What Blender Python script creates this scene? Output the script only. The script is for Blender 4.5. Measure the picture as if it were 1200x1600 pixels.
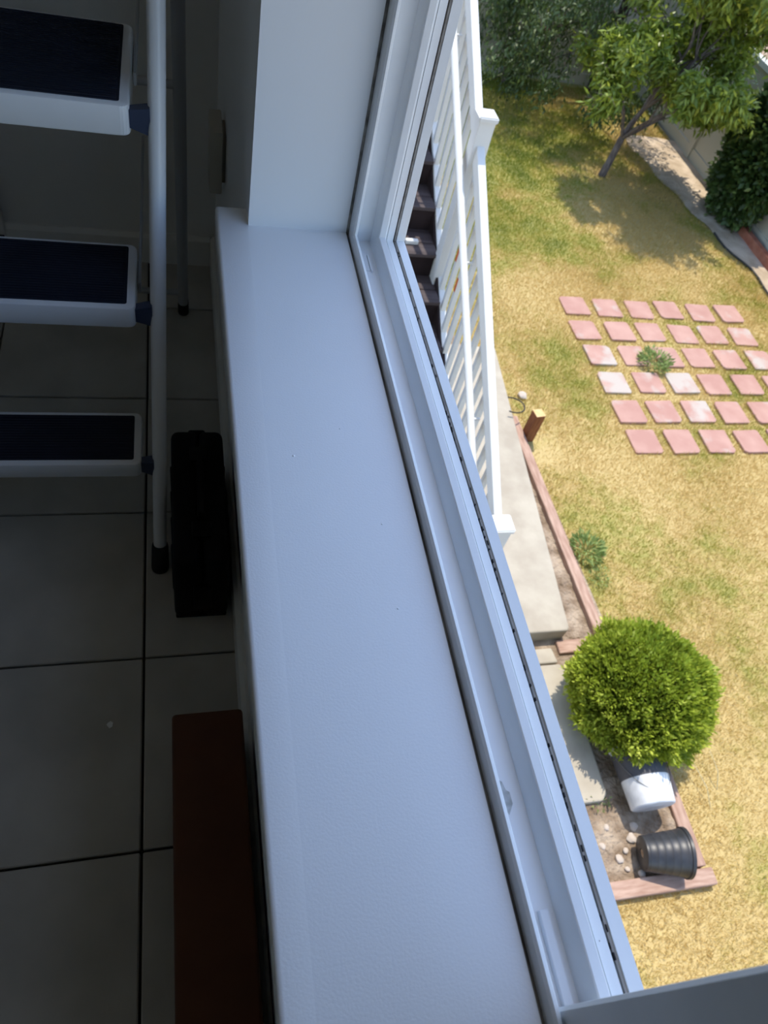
import bpy, bmesh, math, random
import numpy as np
from mathutils import Vector, Matrix, noise

for o in list(bpy.data.objects): bpy.data.objects.remove(o)
S = bpy.context.scene
COL = S.collection
R = math.radians
rnd = random.Random(7)
rng = np.random.default_rng(11)

# ------------------------------------------------------------------ camera
# room frame: X out through the window, Y along the window wall, Z up, floor at 0
cam_d = bpy.data.cameras.new('camera')
cam = bpy.data.objects.new('camera', cam_d); COL.objects.link(cam)
cam_d.sensor_fit = 'VERTICAL'; cam_d.sensor_height = 24.0
cam_d.lens = 1156.27 / 1600 * 24.0
cam_d.clip_start = 0.02; cam_d.clip_end = 200
cam.matrix_world = (Matrix.Translation((0, 0, 1.30)) @ Matrix.Rotation(R(-24.4648), 4, 'Z')
                    @ Matrix.Rotation(R(90 - 51.0397), 4, 'X') @ Matrix.Rotation(R(18.0680), 4, 'Z'))
cam_d.dof.use_dof = True; cam_d.dof.focus_distance = 0.95; cam_d.dof.aperture_fstop = 6.8
S.camera = cam

# ------------------------------------------------------------------ light
SUN_DIR = Vector((0.08, 0.38, 1.0)).normalized()          # towards the sun
W = bpy.data.worlds.new('sky'); S.world = W; W.use_nodes = True
wn = W.node_tree.nodes; wl = W.node_tree.links
sky = wn.new('ShaderNodeTexSky'); sky.sky_type = 'NISHITA'; sky.sun_disc = False
sky.sun_elevation = math.asin(SUN_DIR.z); sky.sun_rotation = math.atan2(SUN_DIR.x, SUN_DIR.y)
sky.air_density = 1.0; sky.dust_density = 0.6; sky.ozone_density = 1.2
wl.new(sky.outputs[0], wn['Background'].inputs[0]); wn['Background'].inputs[1].default_value = 0.40
sd = bpy.data.lights.new('sun', 'SUN'); sd.energy = 4.7; sd.angle = R(0.55); sd.color = (1.0, 0.93, 0.81)
sun = bpy.data.objects.new('sun', sd); COL.objects.link(sun)
sun.rotation_euler = SUN_DIR.to_track_quat('Z', 'Y').to_euler(); sun.location = (3, 5, 9)
vs = S.view_settings; vs.view_transform = 'Standard'; vs.look = 'None'; vs.gamma = 1.0
vs.exposure = 0.0; vs.use_curve_mapping = False

# ------------------------------------------------------------------ materials
def new_mat(name):
    m = bpy.data.materials.new(name); m.use_nodes = True
    return m, m.node_tree.nodes, m.node_tree.links, m.node_tree.nodes['Principled BSDF']

def ramp(n, stops):
    r = n.new('ShaderNodeValToRGB'); e = r.color_ramp.elements
    while len(e) < len(stops): e.new(0.5)
    for k, (p, c) in enumerate(stops):
        e[k].position = p; e[k].color = (*c, 1)
    return r

def mat(name, c1, c2=None, scale=8.0, rough=0.5, spec=0.5, bump=0.0, bscale=None, stretch=(1, 1, 1),
        lo=0.35, hi=0.65, metal=0.0, detail=4.0, specks=None, speck_scale=60, speck_th=0.2, bdist=0.002):
    m, n, l, b = new_mat(name)
    b.inputs['Roughness'].default_value = rough; b.inputs['Metallic'].default_value = metal
    b.inputs['Specular IOR Level'].default_value = spec
    tc = n.new('ShaderNodeTexCoord'); mp = n.new('ShaderNodeMapping'); mp.inputs['Scale'].default_value = stretch
    l.new(tc.outputs['Object'], mp.inputs[0])
    last = None
    if c2 is None:
        c2 = tuple(min(1, v * 1.06) for v in c1)
    nz = n.new('ShaderNodeTexNoise'); nz.inputs['Scale'].default_value = scale; nz.inputs['Detail'].default_value = detail
    l.new(mp.outputs[0], nz.inputs['Vector'])
    rp = ramp(n, [(lo, c1), (hi, c2)]); l.new(nz.outputs['Fac'], rp.inputs[0]); last = rp.outputs[0]
    if specks:
        vo = n.new('ShaderNodeTexVoronoi'); vo.inputs['Scale'].default_value = speck_scale
        l.new(tc.outputs['Object'], vo.inputs['Vector'])
        r2 = ramp(n, [(speck_th * 0.6, (1, 1, 1)), (speck_th, (0, 0, 0))]); l.new(vo.outputs['Distance'], r2.inputs[0])
        vr = n.new('ShaderNodeSeparateColor'); l.new(vo.outputs['Color'], vr.inputs[0])
        r3 = ramp(n, [(0.80, (0, 0, 0)), (0.81, (1, 1, 1))]); l.new(vr.outputs[0], r3.inputs[0])
        mu = n.new('ShaderNodeMath'); mu.operation = 'MULTIPLY'
        l.new(r2.outputs[0], mu.inputs[0]); l.new(r3.outputs[0], mu.inputs[1])
        mx = n.new('ShaderNodeMix'); mx.data_type = 'RGBA'
        l.new(mu.outputs[0], mx.inputs[0]); l.new(last, mx.inputs[6]); mx.inputs[7].default_value = (*specks, 1)
        last = mx.outputs[2]
    l.new(last, b.inputs['Base Color'])
    if bump:
        nb = n.new('ShaderNodeTexNoise'); nb.inputs['Scale'].default_value = bscale or scale * 4; nb.inputs['Detail'].default_value = 3
        l.new(mp.outputs[0], nb.inputs['Vector'])
        bp = n.new('ShaderNodeBump'); bp.inputs['Strength'].default_value = bump; bp.inputs['Distance'].default_value = bdist
        l.new(nb.outputs['Fac'], bp.inputs['Height']); l.new(bp.outputs[0], b.inputs['Normal'])
    return m

def leaf_mat(name, dark, light, rough=0.5, trans=0.35, tip=None):
    """colour follows a per-leaf attribute 'tint'; a share of the light passes through the leaf"""
    m, n, l, b = new_mat(name)
    at = n.new('ShaderNodeAttribute'); at.attribute_name = 'tint'
    st = [(0.0, dark), (1.0, light)] if tip is None else [(0.0, dark), (0.75, light), (1.0, tip)]
    rp = ramp(n, st); l.new(at.outputs['Fac'], rp.inputs[0])
    l.new(rp.outputs[0], b.inputs['Base Color']); b.inputs['Roughness'].default_value = rough
    tr = n.new('ShaderNodeBsdfTranslucent'); l.new(rp.outputs[0], tr.inputs[0])
    mx = n.new('ShaderNodeMixShader'); mx.inputs[0].default_value = trans
    l.new(b.outputs[0], mx.inputs[1]); l.new(tr.outputs[0], mx.inputs[2])
    l.new(mx.outputs[0], n['Material Output'].inputs[0])
    return m

def grass_color(n, l, blade):
    tc = n.new('ShaderNodeTexCoord')
    def nz(s, d, off):
        mp = n.new('ShaderNodeMapping'); mp.inputs['Location'].default_value = (off, off * .7, 0)
        l.new(tc.outputs['Object'], mp.inputs[0])
        t = n.new('ShaderNodeTexNoise'); t.inputs['Scale'].default_value = s; t.inputs['Detail'].default_value = d
        l.new(mp.outputs[0], t.inputs['Vector']); return t
    big = nz(0.75, 3, 3.1); mid = nz(3.2, 4, 9.7); fine = nz(16, 3, 1.3)
    a = n.new('ShaderNodeMath'); a.operation = 'MULTIPLY_ADD'; a.inputs[1].default_value = 0.55
    l.new(mid.outputs['Fac'], a.inputs[0]); l.new(big.outputs['Fac'], a.inputs[2])
    a2 = n.new('ShaderNodeMath'); a2.operation = 'MULTIPLY_ADD'; a2.inputs[1].default_value = 0.34
    l.new(fine.outputs['Fac'], a2.inputs[0]); l.new(a.outputs[0], a2.inputs[2])
    out = a2
    if blade:
        at = n.new('ShaderNodeAttribute'); at.attribute_name = 'tint'
        a3 = n.new('ShaderNodeMath'); a3.operation = 'MULTIPLY_ADD'; a3.inputs[1].default_value = 0.30; 
        l.new(at.outputs['Fac'], a3.inputs[0]); l.new(a2.outputs[0], a3.inputs[2])
        a4 = n.new('ShaderNodeMath'); a4.operation = 'SUBTRACT'; a4.inputs[1].default_value = 0.15
        l.new(a3.outputs[0], a4.inputs[0]); out = a4
    # the lawn is greener towards the back left (watered side): a real patch of turf
    sp = n.new('ShaderNodeSeparateXYZ'); l.new(tc.outputs['Object'], sp.inputs[0])
    mr = n.new('ShaderNodeMapRange'); sx = n.new('ShaderNodeMath'); sx.operation = 'MULTIPLY_ADD'; sx.inputs[1].default_value = -0.9; l.new(sp.outputs['X'], sx.inputs[0]); l.new(sp.outputs['Y'], sx.inputs[2]); l.new(sx.outputs[0], mr.inputs[0])
    mr.inputs[1].default_value = 2.0; mr.inputs[2].default_value = 6.5; mr.inputs[3].default_value = 0.0; mr.inputs[4].default_value = -0.36
    ad = n.new('ShaderNodeMath'); l.new(out.outputs[0], ad.inputs[0]); l.new(mr.outputs[0], ad.inputs[1])
    rp = ramp(n, [(0.56, (0.19, 0.25, 0.026)), (0.73, (0.37, 0.37, 0.05)), (0.86, (0.54, 0.425, 0.125)), (0.96, (0.66, 0.50, 0.20))])
    l.new(ad.outputs[0], rp.inputs[0])
    return rp.outputs[0]

def grass_mat(name, blade):
    m, n, l, b = new_mat(name)
    c = grass_color(n, l, blade)
    if not blade:      # bare thatch and soil between the blades
        mxs = n.new('ShaderNodeMix'); mxs.data_type = 'RGBA'; mxs.inputs[0].default_value = .5
        l.new(c, mxs.inputs[6]); mxs.inputs[7].default_value = (.33, .265, .14, 1); c = mxs.outputs[2]
    l.new(c, b.inputs['Base Color']); b.inputs['Roughness'].default_value = 0.75
    b.inputs['Specular IOR Level'].default_value = 0.25
    if blade:
        tr = n.new('ShaderNodeBsdfTranslucent'); l.new(c, tr.inputs[0])
        mx = n.new('ShaderNodeMixShader'); mx.inputs[0].default_value = 0.45
        l.new(b.outputs[0], mx.inputs[1]); l.new(tr.outputs[0], mx.inputs[2]); l.new(mx.outputs[0], n['Material Output'].inputs[0])
    return m

def glass_mat():
    m, n, l, b = new_mat('window_glass')
    t = n.new('ShaderNodeBsdfTransparent'); t.inputs[0].default_value = (.93, .96, .95, 1)
    g = n.new('ShaderNodeBsdfGlossy'); g.inputs['Roughness'].default_value = 0.02
    f = n.new('ShaderNodeFresnel'); f.inputs[0].default_value = 1.45
    mx = n.new('ShaderNodeMixShader'); l.new(f.outputs[0], mx.inputs[0]); l.new(t.outputs[0], mx.inputs[1]); l.new(g.outputs[0], mx.inputs[2])
    l.new(mx.outputs[0], n['Material Output'].inputs[0]); return m

M = {}
M['sill'] = mat('sill_paint', (.87, .875, .88), (.90, .905, .91), 3, .42, .45, bump=.10, bscale=420, specks=(.12, .10, .09), speck_scale=26, speck_th=.024, bdist=.0015)
M['reveal'] = mat('reveal_paint', (.82, .825, .83), (.85, .85, .85), 2, .6, .4, bump=.06, bscale=300, bdist=.001)
M['vinyl'] = mat('window_vinyl', (.80, .81, .82), (.87, .875, .875), 14, .38, .5, stretch=(1, .25, 1), specks=(.16, .14, .13), speck_scale=34, speck_th=.03)
M['dirt_line'] = mat('track_grime', (.16, .14, .12), (.36, .32, .28), 70, .9, .2, stretch=(1, .5, 1))
M['caulk'] = mat('grimy_caulk', (.10, .092, .078), (.34, .32, .28), 40, .85, .2, stretch=(1, .3, 1))
M['wall'] = mat('wall_paint', (.74, .73, .69), (.77, .76, .72), 2, .8, .3, bump=.08, bscale=180)
M['ceiling'] = mat('ceiling_paint', (.82, .82, .80), None, 2, .9, .2)
M['trim'] = mat('trim_paint', (.76, .75, .71), (.79, .78, .74), 4, .5, .4)
M['tile'] = mat('floor_tile_stone', (.40, .385, .345), (.52, .50, .455), 5, .55, .35, bump=.05, bscale=60)
M['grout'] = mat('dark_grout', (.035, .03, .024), (.06, .05, .04), 30, .9, .1)
M['enamel'] = mat('ladder_white_enamel', (.80, .81, .82), (.86, .86, .86), 6, .32, .5, specks=(.08, .07, .06), speck_scale=30, speck_th=.03)
M['enamel_grey'] = mat('ladder_grey_tube', (.36, .37, .38), (.42, .42, .42), 6, .45, .5)
M['mat_blue'] = mat('step_rubber_navy', (.007, .0095, .020), (.012, .015, .030), 12, .7, .35)
M['bracket_blue'] = mat('bracket_plastic_blue', (.035, .046, .085), (.045, .058, .10), 8, .45, .4)
M['rubber'] = mat('black_rubber', (.008, .008, .009), (.014, .014, .015), 8, .6, .3)
M['case'] = mat('black_case_plastic', (.003, .003, .0035), (.005, .005, .006), 30, .6, .15)
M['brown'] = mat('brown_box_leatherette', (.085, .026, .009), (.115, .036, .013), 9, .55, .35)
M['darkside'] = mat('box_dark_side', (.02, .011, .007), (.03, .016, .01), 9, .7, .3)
M['cream'] = mat('cream_plastic', (.52, .49, .41), None, 8, .5, .4)
M['paper'] = mat('scrap_paper', (.8, .8, .76), None, 8, .8, .2)
M['white_rail'] = mat('white_vinyl_rail', (.70, .695, .67), (.74, .735, .71), 5, .45, .4)
M['tread'] = mat('dark_composite_tread', (.05, .036, .036), (.085, .066, .066), 6, .7, .3, stretch=(.3, 6, 1))
M['riser'] = mat('dark_riser', (.02, .012, .012), (.034, .022, .022), 6, .8, .2)
M['tag'] = mat('orange_sticker', (.65, .10, .02), (.75, .18, .05), 20, .6, .3)
M['concrete'] = mat('pale_concrete', (.37, .32, .25), (.46, .41, .325), 5, .85, .2, bump=.2, bscale=60, detail=8)
M['soil'] = mat('dry_soil', (.21, .15, .10), (.44, .35, .26), 9, .95, .1, bump=.9, bscale=42, detail=8, bdist=.03)
M['tan_dirt'] = mat('pale_tan_dirt', (.40, .31, .215), (.58, .47, .35), 5, .95, .1, bump=.6, bscale=30, detail=8, bdist=.02)
M['neigh'] = mat('neighbour_ground', (.30, .20, .13), (.42, .31, .22), 2, .95, .1)
M['timber'] = mat('pinkish_edging_timber', (.33, .20, .145), (.47, .32, .245), 7, .85, .2, bump=.3, stretch=(6, 1, 6))
M['timber_x'] = mat('pinkish_edging_timber_cross', (.33, .20, .145), (.47, .32, .245), 7, .85, .2, bump=.3, stretch=(1, 6, 6))
M['stub'] = mat('redwood_post', (.19, .062, .022), (.29, .105, .04), 9, .7, .3, stretch=(6, 6, 1))
M['stub_end'] = mat('cut_wood_end', (.62, .40, .17), (.70, .48, .24), 30, .8, .2)
M['fence'] = mat('grey_beige_fence', (.44, .415, .335), (.47, .445, .36), 1.2, .7, .3)
M['fence_cap'] = mat('fence_cap', (.62, .62, .58), None, 3, .6, .3)
M['brick'] = mat('rusty_edging', (.30, .10, .06), (.40, .16, .10), 9, .85, .2)
M['stone'] = mat('pale_stone', (.46, .38, .31), (.62, .54, .46), 12, .9, .2)
M['pot'] = mat('black_nursery_plastic', (.022, .022, .024), (.04, .04, .043), 10, .42, .5)
M['pot_in'] = mat('dry_root_soil', (.25, .17, .11), (.36, .26, .18), 40, .95, .1)
M['pail'] = mat('dusty_white_pail', (.52, .53, .55), (.76, .76, .77), 9, .5, .4, detail=6)
M['pail_shade'] = mat('pail_bush_shade', (.05, .05, .06), (.08, .08, .09), 9, .5, .4)  # dark tone for the bush shade painted on the pail
M['yellow'] = mat('yellow_label', (.52, .34, .06), (.58, .40, .10), 20, .6, .3)
M['wire'] = mat('dull_wire', (.12, .12, .12), None, 20, .5, .5)
M['bark'] = mat('grey_bark', (.10, .075, .065), (.20, .16, .14), 9, .9, .2, stretch=(4, 4, 1), bump=.5)
M['bark_dark'] = mat('dark_bark', (.035, .024, .02), (.075, .055, .05), 9, .9, .2, stretch=(4, 4, 1), bump=.5)
M['peach_leaf'] = leaf_mat('peach_leaves', (.065, .115, .014), (.28, .35, .042), .40, .30, (.58, .62, .09))
M['dark_leaf'] = leaf_mat('dark_tree_leaves', (.022, .045, .010), (.085, .13, .03), .5, .2, (.22, .26, .07))
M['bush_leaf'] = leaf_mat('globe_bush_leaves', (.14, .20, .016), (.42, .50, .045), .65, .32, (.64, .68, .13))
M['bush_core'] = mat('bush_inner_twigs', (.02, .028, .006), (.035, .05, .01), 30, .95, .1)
M['hedge_leaf'] = leaf_mat('ivy_leaves', (.022, .05, .012), (.075, .125, .028), .42, .25, (.17, .24, .06))
M['weed_leaf'] = leaf_mat('weed_leaves', (.19, .27, .07), (.36, .45, .15), .7, .35)
M['petal_white'] = mat('white_petals', (.75, .68, .62), None, 20, .7, .2)
M['petal_pink'] = mat('pink_petals', (.72, .22, .32), None, 20, .7, .2)
M['straw'] = mat('dry_stalk', (.50, .44, .26), (.6, .54, .36), 9, .8, .2)
M['ground_turf'] = grass_mat('turf_ground', False)
M['grass'] = grass_mat('grass_blades', True)
M['glass'] = glass_mat()
M['siding'] = mat('outside_siding', (.55, .54, .50), None, 2, .7, .3)
M['hose'] = mat('dark_edging_strip', (.03, .03, .028), None, 9, .6, .3)
def paver_mat():
    m, n, l, b = new_mat('pink_paver_concrete')
    tc = n.new('ShaderNodeTexCoord'); oi = n.new('ShaderNodeObjectInfo')
    ad = n.new('ShaderNodeVectorMath'); ad.operation = 'ADD'; l.new(tc.outputs['Object'], ad.inputs[0]); l.new(oi.outputs['Location'], ad.inputs[1])
    n1 = n.new('ShaderNodeTexNoise'); n1.inputs['Scale'].default_value = 5; n1.inputs['Detail'].default_value = 5; l.new(ad.outputs[0], n1.inputs['Vector'])
    r1 = ramp(n, [(.35, (.40, .215, .172)), (.65, (.47, .28, .225))]); l.new(n1.outputs['Fac'], r1.inputs[0])
    n2 = n.new('ShaderNodeTexNoise'); n2.inputs['Scale'].default_value = 4.2; n2.inputs['Detail'].default_value = 4; l.new(ad.outputs[0], n2.inputs['Vector'])
    # worn amount per paver is its object colour
    sb = n.new('ShaderNodeSeparateColor'); l.new(oi.outputs['Color'], sb.inputs[0])
    s1 = n.new('ShaderNodeMath'); s1.operation = 'ADD'; l.new(n2.outputs['Fac'], s1.inputs[0]); l.new(sb.outputs[0], s1.inputs[1])
    r2 = ramp(n, [(.64, (0, 0, 0)), (.80, (1, 1, 1))]); l.new(s1.outputs[0], r2.inputs[0])
    mx = n.new('ShaderNodeMix'); mx.data_type = 'RGBA'; l.new(r2.outputs[0], mx.inputs[0]); l.new(r1.outputs[0], mx.inputs[6]); mx.inputs[7].default_value = (.46, .395, .34, 1)
    l.new(mx.outputs[2], b.inputs['Base Color']); b.inputs['Roughness'].default_value = .9
    return m
M['paver'] = paver_mat()

# ------------------------------------------------------------------ mesh helpers
class MB:
    def __init__(s): s.bm = bmesh.new()
    def box(s, x0, x1, y0, y1, z0, z1, bev=0, seg=2):
        t = bmesh.new(); bmesh.ops.create_cube(t, size=1)
        for v in t.verts:
            v.co = Vector(((x0 + x1) / 2 + v.co.x * (x1 - x0), (y0 + y1) / 2 + v.co.y * (y1 - y0), (z0 + z1) / 2 + v.co.z * (z1 - z0)))
        if bev: bmesh.ops.bevel(t, geom=t.edges[:], offset=bev, segments=seg, affect='EDGES', profile=.5)
        return s.merge(t)
    def merge(s, t, mtx=None):
        if mtx is not None: bmesh.ops.transform(t, matrix=mtx, verts=t.verts)
        me = bpy.data.meshes.new('tmp'); t.to_mesh(me); t.free(); s.bm.from_mesh(me); bpy.data.meshes.remove(me); return s
    def prism(s, pts, axis, a, b, bev=0):
        """closed polygon pts (u,v) swept along axis from a to b; axis X:(y,z) Y:(x,z) Z:(x,y)"""
        t = bmesh.new()
        def P(u, v, w): return {'X': (w, u, v), 'Y': (u, w, v), 'Z': (u, v, w)}[axis]
        A = [t.verts.new(P(u, v, a)) for u, v in pts]; B = [t.verts.new(P(u, v, b)) for u, v in pts]
        k = len(pts)
        for i in range(k): t.faces.new((A[i], A[(i + 1) % k], B[(i + 1) % k], B[i]))
        t.faces.new(A[::-1]); t.faces.new(B)
        bmesh.ops.recalc_face_normals(t, faces=t.faces[:])
        if bev: bmesh.ops.bevel(t, geom=t.edges[:], offset=bev, segments=2, affect='EDGES', profile=.5)
        return s.merge(t)
    def tube(s, pts, rad, n=12, caps=True):
        pts = [Vector(p) for p in pts]; t = bmesh.new(); rings = []
        rads = rad if isinstance(rad, (list, tuple)) else [rad] * len(pts)
        up = None
        for i, p in enumerate(pts):
            d = (pts[min(i + 1, len(pts) - 1)] - pts[max(i - 1, 0)]).normalized()
            if up is None:
                up = Vector((0, 0, 1)) if abs(d.z) < .9 else Vector((1, 0, 0))
            u = (up - d * up.dot(d)).normalized(); v = d.cross(u); up = u
            rings.append([t.verts.new(p + (u * math.cos(2 * math.pi * k / n) + v * math.sin(2 * math.pi * k / n)) * rads[i]) for k in range(n)])
        for a, b in zip(rings, rings[1:]):
            for k in range(n): t.faces.new((a[k], a[(k + 1) % n], b[(k + 1) % n], b[k]))
        if caps: t.faces.new(rings[0][::-1]); t.faces.new(rings[-1])
        bmesh.ops.recalc_face_normals(t, faces=t.faces[:])
        return s.merge(t)
    def lathe(s, prof, n=32, mtx=None, close=False):
        """profile (r,z) about Z"""
        t = bmesh.new(); rings = []
        for r, z in prof:
            rings.append([t.verts.new((r * math.cos(2 * math.pi * k / n), r * math.sin(2 * math.pi * k / n), z)) for k in range(n)])
        for a, b in zip(rings, rings[1:]):
            for k in range(n): t.faces.new((a[k], a[(k + 1) % n], b[(k + 1) % n], b[k]))
        if close: t.faces.new(rings[0][::-1]); t.faces.new(rings[-1])
        bmesh.ops.recalc_face_normals(t, faces=t.faces[:])
        return s.merge(t, mtx)
    def mesh(s, name, smooth=False):
        me = bpy.data.meshes.new(name); s.bm.to_mesh(me); s.bm.free()
        if smooth:
            me.polygons.foreach_set('use_smooth', [True] * len(me.polygons))
            try: me.set_sharp_from_angle(angle=R(40))
            except Exception: pass
        return me
    def build(s, name, m, parent=None, smooth=False):
        return link(name, s.mesh(name, smooth), m, parent)

def link(name, me, m=None, parent=None, loc=None):
    if m is not None and not me.materials: me.materials.append(M[m])
    o = bpy.data.objects.new(name, me); COL.objects.link(o)
    if parent is not None: o.parent = parent
    if loc is not None: o.location = loc
    return o
def empty(name, loc=(0, 0, 0), rz=0):
    o = bpy.data.objects.new(name, None); COL.objects.link(o); o.location = loc; o.rotation_euler.z = rz
    o.empty_display_size = .1; return o
def tag(o, label=None, cat=None, group=None, kind=None):
    if label: o['label'] = label
    if cat: o['category'] = cat
    if group: o['group'] = group
    if kind: o['kind'] = kind
    return o

def fan_mesh(name, base, direc, side, length, width, tint, fold=0.0, m=None):
    """many diamond leaves in one mesh (numpy): base point, direction, side vector, sizes"""
    k = len(base)
    L = length[:, None]; Wd = width[:, None]
    nrm = np.cross(direc, side)
    v = np.empty((k, 4, 3)); v[:, 0] = base; v[:, 2] = base + direc * L
    mid = base + direc * L * .45 + nrm * (Wd * fold)
    v[:, 1] = mid + side * Wd * .5; v[:, 3] = mid - side * Wd * .5
    v = v.reshape(-1, 3)
    idx = np.arange(k)[:, None] * 4
    f = np.concatenate([idx + np.array([[0, 1, 2]]), idx + np.array([[0, 2, 3]])], axis=1).reshape(-1)
    me = bpy.data.meshes.new(name); nt = 2 * k
    me.vertices.add(4 * k); me.vertices.foreach_set('co', v.ravel().astype(np.float32))
    me.loops.add(nt * 3); me.loops.foreach_set('vertex_index', f.astype(np.int32))
    me.polygons.add(nt); me.polygons.foreach_set('loop_start', np.arange(0, nt * 3, 3, dtype=np.int32))
    at = me.attributes.new('tint', 'FLOAT', 'POINT'); at.data.foreach_set('value', np.repeat(tint, 4).astype(np.float32))
    me.update(); me.validate()
    if m: me.materials.append(M[m])
    return me
def unit(a): return a / np.maximum(np.linalg.norm(a, axis=1, keepdims=True), 1e-9)

# ================================================================== ROOM SHELL
XW = 0.0986          # inner face of the window wall
XO = 0.331           # outer edge of the window frame
YJ = 0.975           # far reveal of the window
YF = 1.843           # far wall
YN = -1.02           # near reveal (behind the photographer's hand)
ZS = 0.68            # sill top
ZH = 2.25            # window head
XL, YB, ZC = -3.3, -2.6, 2.45

b = MB(); b.box(XL - .2, XW + .02, YB - .2, YF + .02, -.25, -.012)
floor = b.build('floor', 'grout'); tag(floor, 'floor of large grey-beige square tiles with dark grout', 'floor', kind='structure')
P = 0.3332; GX, GY, gw = -.078, .972, .0045
tile_cache = {}
for i in range(-10, 2):
    for j in range(-11, 4):
        x0 = max(GX + i * P + gw / 2, XL); x1 = min(GX + (i + 1) * P - gw / 2, XW + .001)
        y0 = max(GY + j * P + gw / 2, YB); y1 = min(GY + (j + 1) * P - gw / 2, YF + .001)
        if x1 - x0 < .01 or y1 - y0 < .01: continue
        key = (round(x1 - x0, 3), round(y1 - y0, 3))
        if key not in tile_cache:
            w, h = key; q = MB(); q.box(-w / 2, w / 2, -h / 2, h / 2, -.014, 0, .0018, 1); tile_cache[key] = q.mesh('tile')
        link('tile', tile_cache[key], 'tile', floor, ((x0 + x1) / 2, (y0 + y1) / 2, 0))

def struct(name, mb, m, label, cat):
    o = mb.build(name, m); tag(o, label, cat, kind='structure'); return o
b = MB(); b.box(XL - .2, .33, YF, YF + .14, -.25, ZC + .2)
struct('wall_far', b, 'wall', 'plain off-white end wall in shadow behind the step ladder', 'wall')
b = MB(); b.box(XL - .14, XL, YB - .14, YF + .14, -.25, ZC + .2)
struct('wall_left', b, 'wall', 'plain off-white wall on the room side away from the window', 'wall')
b = MB(); b.box(XL, XW, YB - .14, YB, -.25, ZC + .2)
struct('wall_back', b, 'wall', 'plain off-white wall behind the photographer', 'wall')
b = MB(); b.box(XL - .14, XW + .2, YB - .14, YF + .14, ZC, ZC + .2)
struct('ceiling', b, 'ceiling', 'flat white ceiling of the room', 'ceiling')
# window wall: below, beyond, nearer than and above the opening
b = MB(); b.box(XW, .29, YB - .14, YF, -.25, ZS - .03)
b.box(XW, .25, YJ, YF, ZS - .03, ZC)
b.box(XW, .25, YB - .14, YN, ZS - .03, ZC)
b.box(XW, .25, YN, YJ, ZH, ZC)
b.box(.25, .322, YJ + .02, YF + .14, -3.1, ZC + .2); b.box(.25, .322, YB - .14, YN - .02, -3.1, ZC + .2)
b.box(.25, .322, YN - .02, YJ + .02, ZH + .03, ZC + .2)
b.box(.29, .322, YN - .02, YJ + .02, -3.1, ZS - .062)
ww = struct('wall_right', b, 'reveal', 'white window wall with a deep painted reveal', 'wall')
# outside face: lap siding boards below the window (seen only from a step outside)
b = MB()
for k in range(18):
    z0 = -3.0 + k * .2; 
    if z0 + .2 > ZS - .07: break
    b.prism([(.322, z0), (.336, z0), (.328, z0 + .2), (.322, z0 + .2)], 'Y', YB, YF + .1)
b.build('siding', 'siding', ww)
# roof eave out of view, added to keep the sun off the window
b = MB(); b.prism([(XL, ZC + .2), (.62, ZC + .1), (.62, ZC + .28), (XL, ZC + 1.2)], 'Y', YB - .3, YF + 2.6)
struct('added_eave', b, 'siding', 'added unseen roof eave that shades the window wall', 'roof')
# baseboards
b = MB(); b.prism([(YF, 0), (YF - .014, 0), (YF - .014, .075), (YF - .006, .085), (YF, .085)], 'X', -.43, XW - .014)
struct('baseboard_far', b, 'trim', 'low white baseboard along the end wall', 'baseboard')
b = MB(); b.prism([(XW, 0), (XW - .013, 0), (XW - .013, .075), (XW - .005, .085), (XW, .085)], 'Y', YB, YF)
struct('baseboard_right', b, 'trim', 'low white baseboard under the window sill', 'baseboard')
# door casing at far left of the end wall
b = MB(); b.box(-.50, -.425, YF - .02, YF, .012, 2.05, .003); b.box(-.50, -.420, YF - .026, YF, .0, .012, .001)
tr = b.build('trim_1', 'trim'); tag(tr, 'white door casing at the left end of the end wall', 'door trim', kind='structure')
b = MB(); b.box(-.497, -.428, YF - .0215, YF - .0195, .055, .061); b.build('hinge_slot', 'rubber', tr)

# ================================================================== WINDOW
win = empty('window_1', (0.25, 0, ZS)); tag(win, 'white sliding window standing open above the painted sill', 'window', kind='structure')
def wpart(mb, name, m, parent=win, smooth=False):
    bmesh.ops.translate(mb.bm, vec=-win.location, verts=mb.bm.verts)      # window-local coordinates
    return mb.build(name, m, parent, smooth)
# sill board with rounded nose and a short horn past the reveal
b = MB()
t = bmesh.new()
sp = [(.054, 1.0205), (.054, -1.09), (.2425, -1.09), (.2425, YJ), (XW, YJ), (XW, 1.0205)]
A = [t.verts.new((x, y, ZS)) for x, y in sp]; B_ = [t.verts.new((x, y, ZS - .026)) for x, y in sp]
t.faces.new(A); t.faces.new(B_[::-1])
for i in range(6): t.faces.new((A[i], B_[i], B_[(i + 1) % 6], A[(i + 1) % 6]))
bmesh.ops.recalc_face_normals(t, faces=t.faces[:])
be = [e for e in t.edges if all(abs(v.co.x - .054) < 1e-4 for v in e.verts) or all(abs(v.co.y - 1.0205) < 1e-4 for v in e.verts)]
bmesh.ops.bevel(t, geom=be, offset=.005, segments=3, affect='EDGES', profile=.5)
b.merge(t); sill = wpart(b, 'window_sill', 'sill', smooth=True)
# apron under the nose
b = MB(); b.box(.082, XW, -1.06, 1.0, ZS - .085, ZS - .026, .003); wpart(b, 'apron', 'trim')
# paint drips on the sill
for (x, y, r) in ((.1183, .5366, .0016), (.2026, .4405, .0014), (.2005, .338, .0012), (.1765, .578, .0011)):
    b = MB(); b.lathe([(.0001, .0007), (r * .6, .0006), (r, 0)], 10, Matrix.Translation((x, y, ZS))); wpart(b, 'paint_drip', 'sill', sill, True)
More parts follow.
